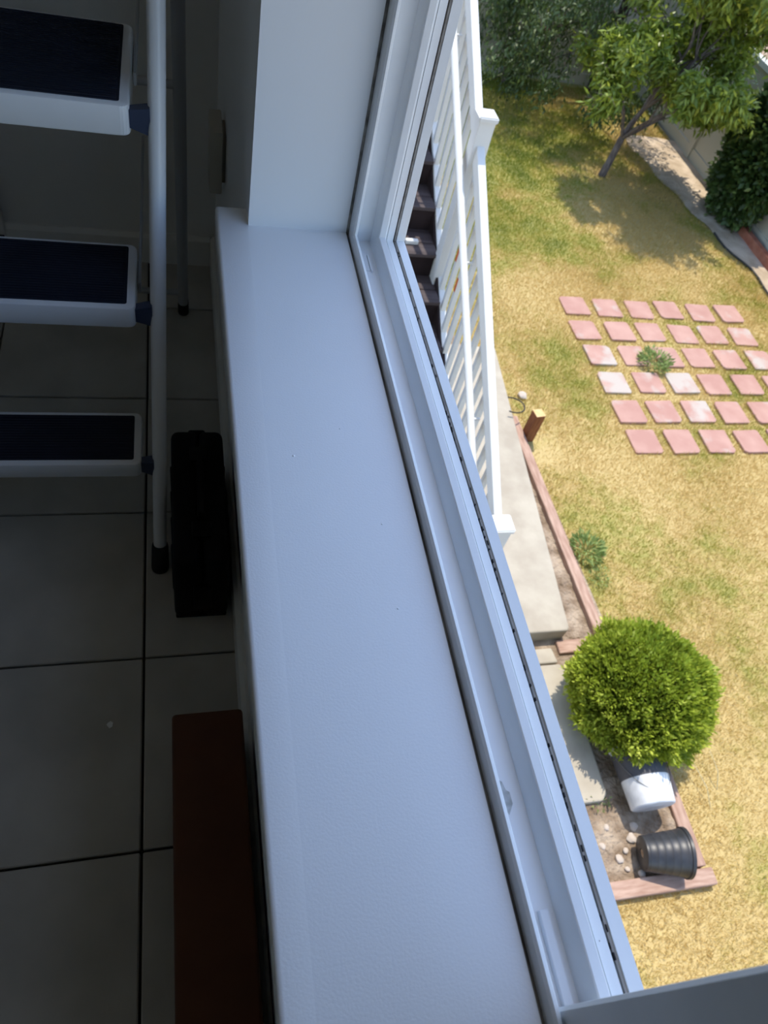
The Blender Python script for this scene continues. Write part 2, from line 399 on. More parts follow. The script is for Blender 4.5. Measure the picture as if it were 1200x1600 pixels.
# grimy caulk groove between sill and frame
b = MB(); b.box(.2424, .2466, YN, YJ + .005, ZS - .02, ZS - .0035); b.box(.2424, .2466, YJ - .0005, YJ + .01, ZS - .01, ZH)
wpart(b, 'caulk_joint', 'caulk')
PROF = [(.2464, -.032), (.2464, .002), (.2478, .0105), (.2502, .0128), (.2530, .0122), (.2542, .0105), (.2546, -.012), (.2812, -.012),
        (.2866, .0105), (.2878, .0115), (.2962, .0115), (.2972, .0105), (.2976, 0.0), (.3021, 0.0), (.3022, -.003), (.3030, -.003), (.3031, 0.0), (.3128, 0.0), (.3134, -.018), (.3176, -.018), (.3182, .0005), (.3306, .0005), (.3313, -.001), (.3313, -.062), (.27, -.062)]
def sweep(name, pts, f0, f1):
    t = bmesh.new(); A = [t.verts.new(f0(x, p)) for x, p in pts]; Bv = [t.verts.new(f1(x, p)) for x, p in pts]
    k = len(pts)
    for i in range(k): t.faces.new((A[i], A[(i + 1) % k], Bv[(i + 1) % k], Bv[i]))
    bmesh.ops.recalc_face_normals(t, faces=t.faces[:]); q = MB(); q.merge(t)
    return wpart(q, name, 'vinyl')
YI = .9626; YI2 = YN + .0124
bt = sweep('bottom_track', PROF, lambda x, p: (x, YI2 + p, ZS + p), lambda x, p: (x, YI - p, ZS + p))
sweep('side_frame', PROF, lambda x, p: (x, YI - p, ZS + p), lambda x, p: (x, YI - p, ZH - p))
sweep('side_frame', PROF, lambda x, p: (x, YI2 + p, ZS + p), lambda x, p: (x, YI2 + p, ZH - p))
sweep('head_frame', PROF, lambda x, p: (x, YI2 + p, ZH - p), lambda x, p: (x, YI - p, ZH - p))
# grime at the bottom of the outer groove
b = MB(); b.box(.3130, .3180, YN, YI + .01, ZS - .02, ZS - .0060); wpart(b, 'groove_grime', 'dirt_line', bt)
b = MB(); b.box(.3130, .3180, YI + .0060, YI + .02, ZS - .006, ZH); wpart(b, 'groove_grime', 'dirt_line', bt)
M['strip'] = mat('grey_brown_weatherstrip', (.27, .245, .22), (.42, .39, .355), 60, .95, .1, stretch=(1, .3, 1))
b = MB(); b.box(.3152, .3179, YN, YI + .004, ZS - .018, ZS - .0010); wpart(b, 'weatherstrip', 'strip', bt)
b = MB(); b.box(.3152, .3179, YI + .0010, YI + .016, ZS - .002, ZH); wpart(b, 'weatherstrip', 'strip', bt)
rr = random.Random(3)
for k in range(46):
    y = rr.uniform(.0, .6) if k < 36 else rr.uniform(.6, .95); q = rr.uniform(.0012, .0038); x = rr.uniform(.3136, .3156)
    b = MB(); b.box(x, x + rr.uniform(.001, .0016), y, y + q * 1.6, ZS - .0065, ZS - .0009 + rr.uniform(0, .0012), .0003, 1); wpart(b, 'debris_crumb', 'rubber', bt)
# hairline between the two vinyl strips, end blocks in the inner channel, dead-insect specks
b = MB(); b.prism([(.2700, .938), (.2738, .934), (.2738, .900), (.2715, .896), (.2700, .902)], 'Z', ZS - .013, ZS - .0085, .0004); wpart(b, 'track_stop', 'vinyl', bt)
b = MB(); b.box(.2548, .2695, .9005, .960, ZS - .0125, ZS - .0105, .0004); wpart(b, 'track_stop', 'vinyl', bt)
b = MB(); b.box(.2665, .2745, -.01, .062, ZS - .013, ZS - .0070, .0008); wpart(b, 'track_stop', 'vinyl', bt)
# worn smudge where something was stuck to the channel floor
M['smudge'] = mat('glue_smudge', (.42, .43, .41), (.62, .63, .62), 120, .8, .2)
b = MB(); t = bmesh.new()
vsx = [t.verts.new((x, y, ZS - .0117)) for x, y in ((.2615, .168), (.2655, .1655), (.2672, .158), (.2700, .156), (.2702, .146), (.2645, .137), (.2628, .141))]
t.faces.new(vsx); b.merge(t); wpart(b, 'glue_smudge', 'smudge', bt)
# the open sash: stiles, rails and pane, slid towards the photographer
sash = bpy.data.objects.new('sash', None); COL.objects.link(sash); sash.parent = win; sash.empty_display_size = .05
SX0, SX1 = .2562, .2800
b = MB(); b.prism([(SX0, -.0575), (SX0, -.0055), (SX0 + .0028, -.0028), (SX1 - .003, -.0028), (SX1, -.0055), (SX1, -.0575)], 'Z', ZS - .0115, ZH - .02); wpart(b, 'stile', 'vinyl', sash)
b = MB(); b.box(SX0, SX1, -.985, -.935, ZS - .0115, ZH - .02, .002); wpart(b, 'stile', 'vinyl', sash)
b = MB(); b.box(SX0, SX1, -.935, -.0575, ZS - .0115, ZS + .045, .002); wpart(b, 'rail', 'vinyl', sash)
b = MB(); b.box(SX0, SX1, -.935, -.0575, ZH - .07, ZH - .02, .002); wpart(b, 'rail', 'vinyl', sash)
b = MB(); b.box(.2665, .2705, -.936, -.0565, ZS + .044, ZH - .069); wpart(b, 'pane', 'glass', sash)

# ================================================================== THINGS IN THE ROOM
# ---- step ladder
lad = empty('step_ladder', (-.28, .83, 0)); tag(lad, 'white steel folding step ladder with navy ribbed treads beside the window', 'ladder')
TL = math.tan(R(18))
LX0, LX1 = -.500, -.049                   # left and right front leg at the floor
def front(x_side, z): return Vector(((LX1 + .033 * z) if x_side > 0 else (LX0 - .033 * z + .06 * z), .829 + TL * z, z))
def lpart(mb, name, m, parent=lad, smooth=True):
    bmesh.ops.translate(mb.bm, vec=-lad.location, verts=mb.bm.verts)
    return mb.build(name, m, parent, smooth)
def rear(s, z): return Vector(((.010 if s > 0 else -.46), 1.622 - .176 * z, z))
for s in (1, -1):
    b = MB(); b.tube([front(s, z) for z in (.018, .4, .8, 1.18)], .0122, 20); l1 = lpart(b, 'front_leg', 'enamel')
    b = MB(); b.tube([front(s, z) for z in (0.0, .006, .055, .06)], [.0150, .0168, .0158, .0145], 18); lpart(b, 'foot_cap', 'rubber', l1)
    b = MB(); b.tube([rear(s, z) for z in (.015, .4, .8, 1.06)], .0125, 16); l2 = lpart(b, 'rear_leg', 'enamel_grey')
    b = MB(); b.tube([rear(s, z) for z in (0, .005, .036, .04)], [.0125, .0140, .0132, .012], 16)
    for a in (-.012, .009): b.box(rear(s, .04).x + a, rear(s, .04).x + a + .004, 1.61, 1.622, .036, .05)
    lpart(b, 'foot_cap', 'rubber', l2)
b = MB(); b.tube([rear(1, .075), rear(-1, .075)], .008, 12); lpart(b, 'crossbar', 'enamel_grey')
b = MB(); b.tube([rear(1, .62), rear(-1, .62)], .008, 12); lpart(b, 'crossbar', 'enamel_grey')
b = MB(); b.tube([front(1, 1.18), front(1, 1.22) + Vector((-.01, 0, 0)), front(1, 1.235) + Vector((-.05, 0, 0)), front(-1, 1.235) + Vector((.05, 0, 0)), front(-1, 1.22) + Vector((.01, 0, 0)), front(-1, 1.18)], .0122, 16); lpart(b, 'hand_loop', 'enamel')
# steps: right end, front y, depth, top z, lip height
for (xr, yf, dep, zt, lip, brk) in ((-.0715, .892, .128, .247, .034, 1), (-.0660, .976, .170, .520, .038, 1), (-.0590, 1.064, .262, .786, .042, 1)):
    xl = -.50; y1 = yf + dep
    def rr_poly(x0, x1, y0, y1, r, k=5):
        o = []
        for cx, cy, a0 in ((x1 - r, y1 - r, 0), (x0 + r, y1 - r, 90), (x0 + r, y0 + r, 180), (x1 - r, y0 + r, 270)):
            for i in range(k + 1):
                a = R(a0 + 90 * i / k); o.append((cx + r * math.cos(a), cy + r * math.sin(a)))
        return o
    b = MB(); b.prism(rr_poly(xl, xr, yf, y1, .013), 'Z', zt - lip, zt, .004); st = lpart(b, 'step', 'enamel')
    b = MB(); b.prism(rr_poly(xl + .012, xr - .013, yf + .012, y1 - .010, .004), 'Z', zt - .001, zt + .0016)
    yy = yf + .016
    while yy < y1 - .016:
        b.box(xl + .016, xr - .017, yy, yy + .0028, zt + .0012, zt + .0030); yy += .0062
    lpart(b, 'tread_mat', 'mat_blue', st, False)
    # blue hinge bracket to the front leg
    zb = zt - lip * .5
    for s in (1, -1):
        fx = front(s, zb)
        xe = xr if s > 0 else xl
        b = MB(); t = bmesh.new()
        xa, xb2 = (xe - .001, fx.x - s * .009)
        va = [t.verts.new((xa, yf + .010 + dy, zb + dz)) for dy, dz in ((-.003, -.011), (.012, -.011), (.012, .013), (-.003, .013))]
        vb = [t.verts.new((xb2, fx.y + dy, zb + dz)) for dy, dz in ((-.008, -.020), (.010, -.020), (.010, .018), (-.008, .018))]
        for i in range(4): t.faces.new((va[i], va[(i + 1) % 4], vb[(i + 1) % 4], vb[i]))
        t.faces.new(va[::-1]); t.faces.new(vb); bmesh.ops.recalc_face_normals(t, faces=t.faces[:]); b.merge(t)
        lpart(b, 'hinge_bracket', 'bracket_blue', st, False)
    # side arm from step to rear leg
    if zt > .5:
        for s in (1, -1):
            xe = (xr + .004) if s > 0 else (xl - .004)
            b = MB(); b.box(xe - .002, xe + .002, yf + dep * .5, 1.622 - .176 * (zt - .02), zt - .032, zt - .014, .0008); lpart(b, 'side_arm', 'enamel_grey')

# ---- black hard case standing on its edge under the sill
cs = empty('hard_case', (.03, .85, 0)); tag(cs, 'black plastic carrying case standing under the sill beside the ladder foot', 'case')
def opart(root, mb, name, m, parent=None, smooth=True):
    bmesh.ops.translate(mb.bm, vec=-root.location, verts=mb.bm.verts)     # coordinates local to the thing
    return mb.build(name, m, parent or root, smooth)
b = MB(); b.box(-.022, .0285, .690, 1.000, .004, .200, .014, 4); body = opart(cs, b, 'shell', 'case')
b = MB(); b.box(.0295, .076, .690, 1.000, .004, .200, .014, 4); opart(cs, b, 'shell', 'case')
b = MB(); b.box(-.020, .074, .694, .996, 0, .01, .003)
for y in (.74, .80, .86, .92): b.box(-.0245, .0785, y, y + .012, .03, .17, .002)
opart(cs, b, 'ribs', 'case')
b = MB(); b.box(.010, .044, .995, 1.014, .135, .185, .005, 2); b.tube([(.018, 1.014, .16), (.036, 1.014, .16)], .008, 10); opart(cs, b, 'end_lug', 'case')
b = MB(); b.box(.012, .046, .680, .694, .05, .12, .004, 2); opart(cs, b, 'end_lug', 'case')
for y in (.74, .915):
    b = MB(); b.box(.012, .046, y, y + .035, .198, .206, .003, 2); opart(cs, b, 'latch', 'case')
b = MB(); b.tube([(.029, .79, .196), (.029, .79, .216), (.029, .80, .222), (.029, .89, .222), (.029, .90, .216), (.029, .90, .196)], .007, 10); opart(cs, b, 'handle', 'case')

cs.location.y += .022
# ---- brown box
bx = empty('storage_box', (.027, .2, 0)); tag(bx, 'dark brown oblong box with rounded lid edge on the floor under the sill', 'box')
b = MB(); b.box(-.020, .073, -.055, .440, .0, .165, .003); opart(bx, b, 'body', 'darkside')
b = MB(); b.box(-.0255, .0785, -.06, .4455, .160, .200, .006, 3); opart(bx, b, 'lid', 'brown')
# ---- cream box on the wall
wb = empty('wall_device', (.08, 1.52, .42)); tag(wb, 'small cream plastic box mounted on the wall beyond the sill end', 'wall device')
b = MB(); b.box(.0665, .0915, 1.48, 1.575, .425, .555, .003, 2); opart(wb, b, 'housing', 'cream')
b = MB(); b.box(.0905, XW + .0005, 1.50, 1.565, .44, .54, .002); opart(wb, b, 'mounting_plate', 'cream')
b = MB(); b.box(.0700, .0895, 1.4795, 1.4812, .43, .447, .0008); opart(wb, b, 'seam_cover', 'cream')
# ---- paper scrap
b = MB(); t = bmesh.new()
vv = [t.verts.new((-.132 + x, .5165 + y, z)) for x, y, z in ((-.006, .001, .0006), (-.001, -.006, .0004), (.004, -.004, .0015), (.005, .003, .0022), (.001, .007, .0006), (-.003, .004, .002))]
t.faces.new(vv); ex = bmesh.ops.extrude_face_region(t, geom=t.faces[:]); bmesh.ops.translate(t, vec=(0, 0, .0006), verts=[v for v in ex['geom'] if isinstance(v, bmesh.types.BMVert)])
bmesh.ops.recalc_face_normals(t, faces=t.faces[:]); b.merge(t)
tag(b.build('paper_scrap', 'paper'), 'tiny torn white scrap lying on a floor tile', 'scrap')

# ================================================================== OUTSIDE
G = -3.10
# ground surfaces
b = MB(); b.box(-12, 16, -8, 26, G - .5, G - .03)
struct('ground', b, 'neigh', 'bare tan ground of the plot and beyond the fence', 'ground')
def lawn_z(x, y): return G + .012 * (noise.noise(Vector((x * .9, y * .9, 0))))
def poly_patch(name, pts, z0, z1, m, label, cat, bev=0.0, kind='structure'):
    b = MB(); b.prism(pts, 'Z', z0, z1, bev); o = b.build(name, m); tag(o, label, cat, kind=kind); return o
# turf: a fine grid that follows gentle bumps
nx, ny = 70, 130
xs = np.linspace(2.2, 7.08, nx); ys = np.linspace(-2.0, 11.46, ny)
V = [(x, y, lawn_z(x, y)) for y in ys for x in xs]
F = [(j * nx + i, j * nx + i + 1, (j + 1) * nx + i + 1, (j + 1) * nx + i) for j in range(ny - 1) for i in range(nx - 1)]
me = bpy.data.meshes.new('lawn'); me.from_pydata(V, [], F); me.update()
lawn = link('lawn', me, 'ground_turf'); tag(lawn, 'patchy half-dry lawn of straw yellow and green turf below the window', 'lawn', kind='structure')
# dirt strip along the fence
def dirt_edge(y):   # lawn / dirt boundary in X
    return 6.60 - .30 * min(1, max(0, (y - 7.7) / .9)) + .10 * max(0, (7.4 - y) / 1.0) + .05 * math.sin(y * 3.1) + .03 * math.sin(y * 7.7)
V = []; F = []
yl = np.linspace(4.5, 9.9, 70)
for k, y in enumerate(yl):
    for q in range(8):
        x = dirt_edge(y) * (1 - q / 7) + 7.12 * q / 7
        V.append((x, y, G + .016 + .012 * math.sin(math.pi * q / 7) + .010 * noise.noise(Vector((x * 5, y * 5, 2)))))
for k in range(len(yl) - 1):
    for q in range(7): F.append((k * 8 + q, k * 8 + q + 1, k * 8 + q + 9, k * 8 + q + 8))
me = bpy.data.meshes.new('dirt_strip'); me.from_pydata(V, [], F); me.update()
o = link('dirt_strip', me, 'tan_dirt'); tag(o, 'strip of pale bare dirt along the foot of the fence', 'dirt', kind='structure')
b = MB(); b.tube([(dirt_edge(y) + .01, y, G + .025) for y in np.linspace(4.6, 7.5, 20)], .012, 8)
tag(b.build('edging_strip', 'hose', None, True), 'thin dark edging strip between the lawn and the dirt strip', 'edging')
# fences
def fence(name, along, c, a0, a1, label):
    e = empty(name, (c if along == 'Y' else a0, a0 if along == 'Y' else c, G)); tag(e, label, 'fence')
    def bb(u0, u1, w0, w1, z0, z1, nm, m, bev=.004):
        q = MB()
        if along == 'Y': q.box(c + w0, c + w1, u0, u1, z0, z1, bev, 1)
        else: q.box(u0, u1, c + w0, c + w1, z0, z1, bev, 1)
        opart(e, q, nm, m, None, False)
    u = a0; k = 0
    while u < a1 - .01:
        v = min(u + 2.4, a1)
        bb(u + .06, v - .06, .022, .062, G + .16, G + 1.46, 'panel', 'fence')
        bb(u + .06, v - .06, .004, .080, G - .05, G + .165, 'bottom_rail', 'fence')
        bb(u + .06, v - .06, -.005, .09, G + 1.44, G + 1.51, 'top_rail', 'fence_cap')
        bb(u - .06, u + .06, -.02, .10, G - .05, G + 1.54, 'post', 'fence'); u = v
    bb(a1 - .06, a1 + .06, -.02, .10, G - .05, G + 1.54, 'post', 'fence')
fence('garden_fence', 'Y', 7.11, 2.27, 11.87 - .45, 'tall smooth grey-beige fence running along the dirt strip')
fence('garden_fence', 'X', 11.42, 7.09 - 7.2, 7.09, 'tall smooth fence at the back of the lawn behind the dark tree')

# slabs, soil, timbers by the house
struct('wall_foundation', MB().box(.30, .40, YB, 8, G - .1, -2.75), 'concrete', 'low concrete foundation under the house wall', 'foundation')
poly_patch('side_soil', [(.35, -2), (2.3, -2), (2.3, .45), (2.95, .45), (2.95, 2.1), (2.86, 4.2), (2.2, 6.5), (2.2, 11.3), (.35, 11.3)], G - .05, G + .022, 'soil', 'dry brown soil of the bed between the slabs and the edging timbers', 'soil')
# lumpy soil surfaces where it shows
def soil_patch(x0, x1, y0, y1, n1, n2, nm, label):
    V = []; F = []
    for j in range(n2):
        for i in range(n1):
            x = x0 + (x1 - x0) * i / (n1 - 1); y = y0 + (y1 - y0) * j / (n2 - 1)
            edge = min(i, j, n1 - 1 - i, n2 - 1 - j)
            V.append((x, y, G + (.026 if edge else .01) + .020 * noise.noise(Vector((x * 7, y * 7, 0))) + .012 * noise.noise(Vector((x * 24, y * 24, 1)))))
    for j in range(n2 - 1):
        for i in range(n1 - 1): F.append((j * n1 + i, j * n1 + i + 1, (j + 1) * n1 + i + 1, (j + 1) * n1 + i))
    me = bpy.data.meshes.new(nm); me.from_pydata(V, [], F); me.update()
    me.polygons.foreach_set('use_smooth', [True] * len(me.polygons))
    tag(link(nm, me, 'soil'), label, 'soil', kind='structure')
soil_patch(2.2, 2.96, .45, 1.1, 50, 44, 'bed_soil', 'lumpy tan soil around the tipped-over black pot')
soil_patch(2.5, 2.84, 2.04, 4.3, 26, 150, 'bed_soil', 'strip of brown crumbly soil between the upper slab and its timber')
def slab(name, pts, z0, z1, label):
    b = MB(); b.prism(pts, 'Z', z0, z1, .012); o = b.build(name, 'concrete'); tag(o, label, 'slab'); return o
slab('concrete_slab', [(.42, 2.07), (2.560, 2.065), (2.578, 2.09), (2.70, 3.45), (2.835, 5.0), (.42, 5.2)], G - .02, G + .15, 'large pale concrete landing slab at the foot of the stairs')
slab('concrete_slab', [(1.6, 1.872), (2.455, 1.872), (2.44, 1.985), (1.6, 1.985)], G - .02, G + .066, 'narrow piece of pale concrete below the landing edge, behind a crack')
slab('concrete_slab', [(1.6, .955), (2.44, .945), (2.487, .985), (2.492, 1.80), (2.46, 1.862), (1.6, 1.862)], G - .02, G + .068, 'lower pale concrete slab half shaded by the round bush')
def timber(x0, x1, y0, y1, m, label, z1=G + .075, rz=0):
    b = MB(); cx, cy = (x0 + x1) / 2, (y0 + y1) / 2
    b.box(x0 - cx, x1 - cx, y0 - cy, y1 - cy, -.1, z1 - G, .008, 2)
    bmn = b.build('edging_timber', m); bmn.location = (cx, cy, G); bmn.rotation_euler.z = R(rz); tag(bmn, label, 'timber', 'timbers edging the bed')
timber(2.785, 2.870, 2.06, 4.20, 'timber', 'long pinkish edging timber between soil strip and lawn', rz=1.3)
timber(2.50, 2.86, 1.945, 2.045, 'timber_x', 'short pinkish timber lying across behind the round bush', G + .05)
timber(2.895, 2.985, .505, 1.95, 'timber', 'edging timber running beside the pail and round bush', G + .062, -1.0)
timber(2.15, 2.998, .405, .500, 'timber_x', 'edging timber at the bottom of the bed below the black pot', G + .07, -1.0)
b = MB(); b.box(6.97, 7.05, 5.0, 7.55, G - .05, G + .13, .006, 1)
tag(b.build('edging_timber', 'brick'), 'rust-red edging board along the fence below the ivy', 'timber')

# wooden stub post
sp_ = empty('wood_stub', (2.90, 4.00, G)); tag(sp_, 'short square redwood post standing at the end of the edging timber', 'post'); sp_.rotation_euler.z = R(8)
b = MB(); b.box(-.045, .045, -.045, .045, -.05, .315, .003, 1); b.build('shaft', 'stub', sp_)
b = MB(); b.box(-.0435, .0435, -.0435, .0435, .3145, .3165, .0006, 1); b.build('cut_end', 'stub_end', sp_)
# black cable loop beside it
b = MB(); b.tube([(2.76 + .13 * math.cos(R(a)), 4.24 + .12 * math.sin(R(a)), G + .165 - .0003 * a) for a in range(200, -130, -15)], .006, 8)
tag(b.build('garden_cable', 'hose', None, True), 'loop of thin dark cable beside the short redwood post', 'cable')

# stones
for k, (x, y, r) in enumerate([(3.011, 4.511, .045), (2.60, .78, .028), (2.56, .72, .03), (2.44, .62, .026), (2.50, .66, .018), (2.42, .80, .02), (2.55, .52, .024), (2.36, .70, .02), (2.47, .56, .016)]):
    t = bmesh.new(); bmesh.ops.create_icosphere(t, subdivisions=2, radius=r)
    for v in t.verts:
        q = 1 + .35 * noise.noise(v.co * 40 + Vector((k, 0, 0))); v.co *= q; v.co.z *= .6
    b = MB(); b.merge(t); o = b.build('stone', 'stone', None, True); o.location = (x, y, G + .03 + r * .2)
    lab = ['lone pale stone on the grass beyond the redwood post', 'pale stone touching the shadow of the pail', 'roundest pale stone between pail and black pot', 'pale stone nearest the window on the bed soil',
           'tiny pale stone beside the base of the black pot', 'pale stone closest to the corner of the lower slab', 'pale stone against the bottom edging timber', 'flat pale stone at the left rim of the soil patch', 'smallest pale stone near the bottom timber'][k]
    tag(o, lab, 'stone', None if k == 0 else 'stones on the bed soil')
bpy.data.objects['stone'].location.z = G + .02

# ---- pavers
pav = empty('paver_patio', (4.9, 4.9, G)); tag(pav, 'grid of square pink pavers set in the lawn', 'pavers')
pm = []
for k in range(5):
    q = MB(); rq = random.Random(40 + k); h = .145
    pts = []
    for cx, cy in ((-1, -1), (1, -1), (1, 1), (-1, 1)):
        x, y = cx * h, cy * h; c = rq.uniform(.006, .035)
        a, bb2 = ((x, y - cy * c), (x - cx * c, y))
        pts += [a, bb2] if cx * cy > 0 else [bb2, a]
    q.prism([(x + rq.uniform(-.004, .004), y + rq.uniform(-.004, .004)) for x, y in pts], 'Z', -.04, .0, .006); pm.append(q.mesh('paver'))
worn = {(2, 0): .22, (3, 0): .30, (3, 2): .32, (3, 1): .15, (4, 2): .22, (4, 1): .12, (1, 5): .14, (2, 5): .18, (2, 4): .12, (1, 4): .10, (5, 2): .10, (2, 1): .04, (3, 3): .03}
rp_ = random.Random(5); PAV = []
for r in range(6):
    for c in range(7):
        if c == 6 and r < 3: continue
        x = 4.030 + c * .3845 + [0, -.012, .004, .012, .0, .030][r] + rp_.uniform(-.012, .012)
        y = 5.868 - r * .384 + rp_.uniform(-.012, .012)
        if c == 6: x += 0
        o = link('paver', pm[rp_.randrange(5)], 'paver', pav, (x - 4.9, y - 4.9, .026 + rp_.uniform(-.004, .004)))
        o.rotation_euler = (rp_.uniform(-.01, .01), rp_.uniform(-.01, .01), R(rp_.uniform(-2.5, 2.5) + 90 * rp_.randrange(4)))
        wv = worn.get((r, c), rp_.uniform(-.06, .06)); o.color = (max(wv, 0), 0, 0, 1)
        if wv > .2: o['label'] = 'pink paver worn almost white'
        PAV.append((x, y))

# ---- stairs with white railing
K = .657
def top_z(y): return -.722 + K * (y - 4.122)
stx = empty('outdoor_stairs', (1.1, 2.3, G)); tag(stx, 'dark brown outdoor stairs running up along the house', 'stairs')
run = .2745; rise = run * K
y0 = 2.33; n = 0
while y0 + n * run < 6.9:
    zt = top_z(y0 + n * run) - 1.02 + rise * .0
    zt = G + .15 + rise * (n + 1)
    yb = y0 + n * run
    b = MB(); b.box(.44, 1.715, yb - .025, yb + .112, zt - .026, zt, .003, 1); opart(stx, b, 'tread_board', 'tread', None, False)
    b = MB(); b.box(.44, 1.715, yb + .118, yb + run, zt - .026, zt, .003, 1); opart(stx, b, 'tread_board', 'tread', None, False)
    b = MB(); b.box(.44, 1.715, yb, yb + .018, zt - rise - .02, zt - .026); opart(stx, b, 'riser', 'riser', None, False)
    n += 1
yt = y0 + n * run
for x in (.42, 1.712):
    b = MB(); b.prism([(y0 - .02, G + .15), (y0 + .3, G + .15), (yt, G + .15 + (yt - y0 - .3) * K), (yt, G + .15 + rise * n + .05), (y0 - .02, G + .15 + .16)], 'X', x, x + .038); opart(stx, b, 'stringer', 'riser', None, False)
rl = empty('stair_railing', (1.75, 2.24, G)); tag(rl, 'white vinyl stair railing with square balusters and capped posts', 'railing')
RX = 1.75
posts = [(2.24, -1.875, G + .14), (4.20, -.535, -1.80), (6.35, .88, -.5)]
for (py, pz, pb) in posts:
    b = MB(); b.box(RX - .050, RX + .050, py - .050, py + .050, pb, pz - .03, .004, 1); po = opart(rl, b, 'post', 'white_rail', None, False)
    b = MB(); t = bmesh.new(); bmesh.ops.create_cube(t, size=1)
    for v in t.verts:
        v.co = Vector((v.co.x * .122, v.co.y * .122, v.co.z * .034))
    bmesh.ops.bevel(t, geom=[e for e in t.edges], offset=.007, segments=2, affect='EDGES')
    b.merge(t, Matrix.Translation((RX, py, pz - .017)))
    opart(rl, b, 'post_cap', 'white_rail', po, False)
    b = MB(); b.box(RX - .062, RX + .062, py - .062, py + .062, pb - .0, pb + .04, .004, 1); opart(rl, b, 'post_skirt', 'white_rail', po, False)
def slope_bar(x0, x1, ya, yb, dz0, dz1, nm, m='white_rail', bev=.004):
    b = MB(); b.prism([(ya, top_z(ya) + dz0), (yb, top_z(yb) + dz0), (yb, top_z(yb) + dz1), (ya, top_z(ya) + dz1)], 'X', x0, x1, bev)
    return opart(rl, b, nm, m, None, False)
for (ya, yb) in ((2.29, 4.15), (4.25, 6.30)):
    slope_bar(RX - .025, RX + .025, ya, yb, -.105, 0, 'top_rail')
    slope_bar(RX - .022, RX + .022, ya, yb, -.985, -.915, 'bottom_rail')
    nb = int((yb - ya) / .122); st = (yb - ya) / nb
    for k in range(nb):
        y = ya + st * (k + .5)
        b = MB(); b.box(RX - .016, RX + .016, y - .016, y + .016, top_z(y) - .93, top_z(y) - .095); bo = opart(rl, b, 'baluster', 'white_rail', None, False)
        if ya < 3 and k in (12, 13):
            zz = top_z(y) - .60 + (.06 if k == 13 else 0)
            b = MB(); b.box(RX - .0175, RX - .0158, y - .012, y + .012, zz, zz + .10); tg = opart(rl, b, 'sticker', 'tag', bo, False); tg['label'] = 'small orange sticker'
# round grab rail on the stair side with brackets
HX = 1.655
def hz(y): return top_z(y) - .145
b = MB(); b.tube([(HX, y, hz(y)) for y in (2.42, 3.5, 5, 6.6)], .0235, 16); hr = opart(rl, b, 'grab_rail', 'white_rail')
for y in (2.9, 3.7, 4.9, 5.8):
    b = MB(); b.tube([(HX, y, hz(y) - .015), (HX + .02, y, hz(y) - .05), (RX - .02, y, hz(y) - .05)], .009, 8); opart(rl, b, 'bracket', 'white_rail', hr)
# little white thing lying on a tread
b = MB(); b.box(1.50, 1.59, 4.33, 4.365, 0, .03, .004, 1)
o = b.build('white_block', 'white_rail'); tag(o, 'small white block lying on a dark stair tread', 'block')
o.location.z = G + .15 + rise * (int((4.34 - y0 + .02) / run) + 1)

# ---- globe bush
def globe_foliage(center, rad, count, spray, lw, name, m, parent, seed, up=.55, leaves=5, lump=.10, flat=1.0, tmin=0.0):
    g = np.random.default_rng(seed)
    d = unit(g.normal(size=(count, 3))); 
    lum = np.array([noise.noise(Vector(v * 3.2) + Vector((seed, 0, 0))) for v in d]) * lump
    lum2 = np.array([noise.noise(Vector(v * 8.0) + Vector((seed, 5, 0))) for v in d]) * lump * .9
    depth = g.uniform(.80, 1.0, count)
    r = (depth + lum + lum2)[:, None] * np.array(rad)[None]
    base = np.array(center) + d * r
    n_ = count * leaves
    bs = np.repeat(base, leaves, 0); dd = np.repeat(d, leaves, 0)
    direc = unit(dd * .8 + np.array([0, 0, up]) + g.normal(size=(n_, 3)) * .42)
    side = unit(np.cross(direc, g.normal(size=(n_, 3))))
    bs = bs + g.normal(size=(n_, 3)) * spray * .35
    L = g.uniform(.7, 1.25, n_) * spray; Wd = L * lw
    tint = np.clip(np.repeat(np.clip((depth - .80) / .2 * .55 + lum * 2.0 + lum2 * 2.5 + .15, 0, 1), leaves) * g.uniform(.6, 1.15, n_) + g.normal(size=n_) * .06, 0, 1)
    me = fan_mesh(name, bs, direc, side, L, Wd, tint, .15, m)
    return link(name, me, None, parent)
BC = (2.795, 1.50, G + .35)
bush = empty('globe_bush', (BC[0], BC[1], G)); tag(bush, 'round bright green clipped bush beside the lower slab', 'bush')
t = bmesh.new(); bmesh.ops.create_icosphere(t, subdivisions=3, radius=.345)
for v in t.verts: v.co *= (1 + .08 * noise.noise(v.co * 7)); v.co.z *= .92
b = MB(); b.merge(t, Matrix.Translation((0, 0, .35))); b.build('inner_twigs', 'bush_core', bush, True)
b = MB(); b.tube([(0, 0, -.05), (.01, 0, .1), (0, .01, .3)], [.035, .03, .025], 8); b.build('stem', 'bark', bush, True)
fo = globe_foliage((0, 0, .35), (.435, .435, .37), 13000, .036, .42, 'foliage', 'bush_leaf', bush, 3, .6, 5, .16); fo['kind'] = 'stuff'

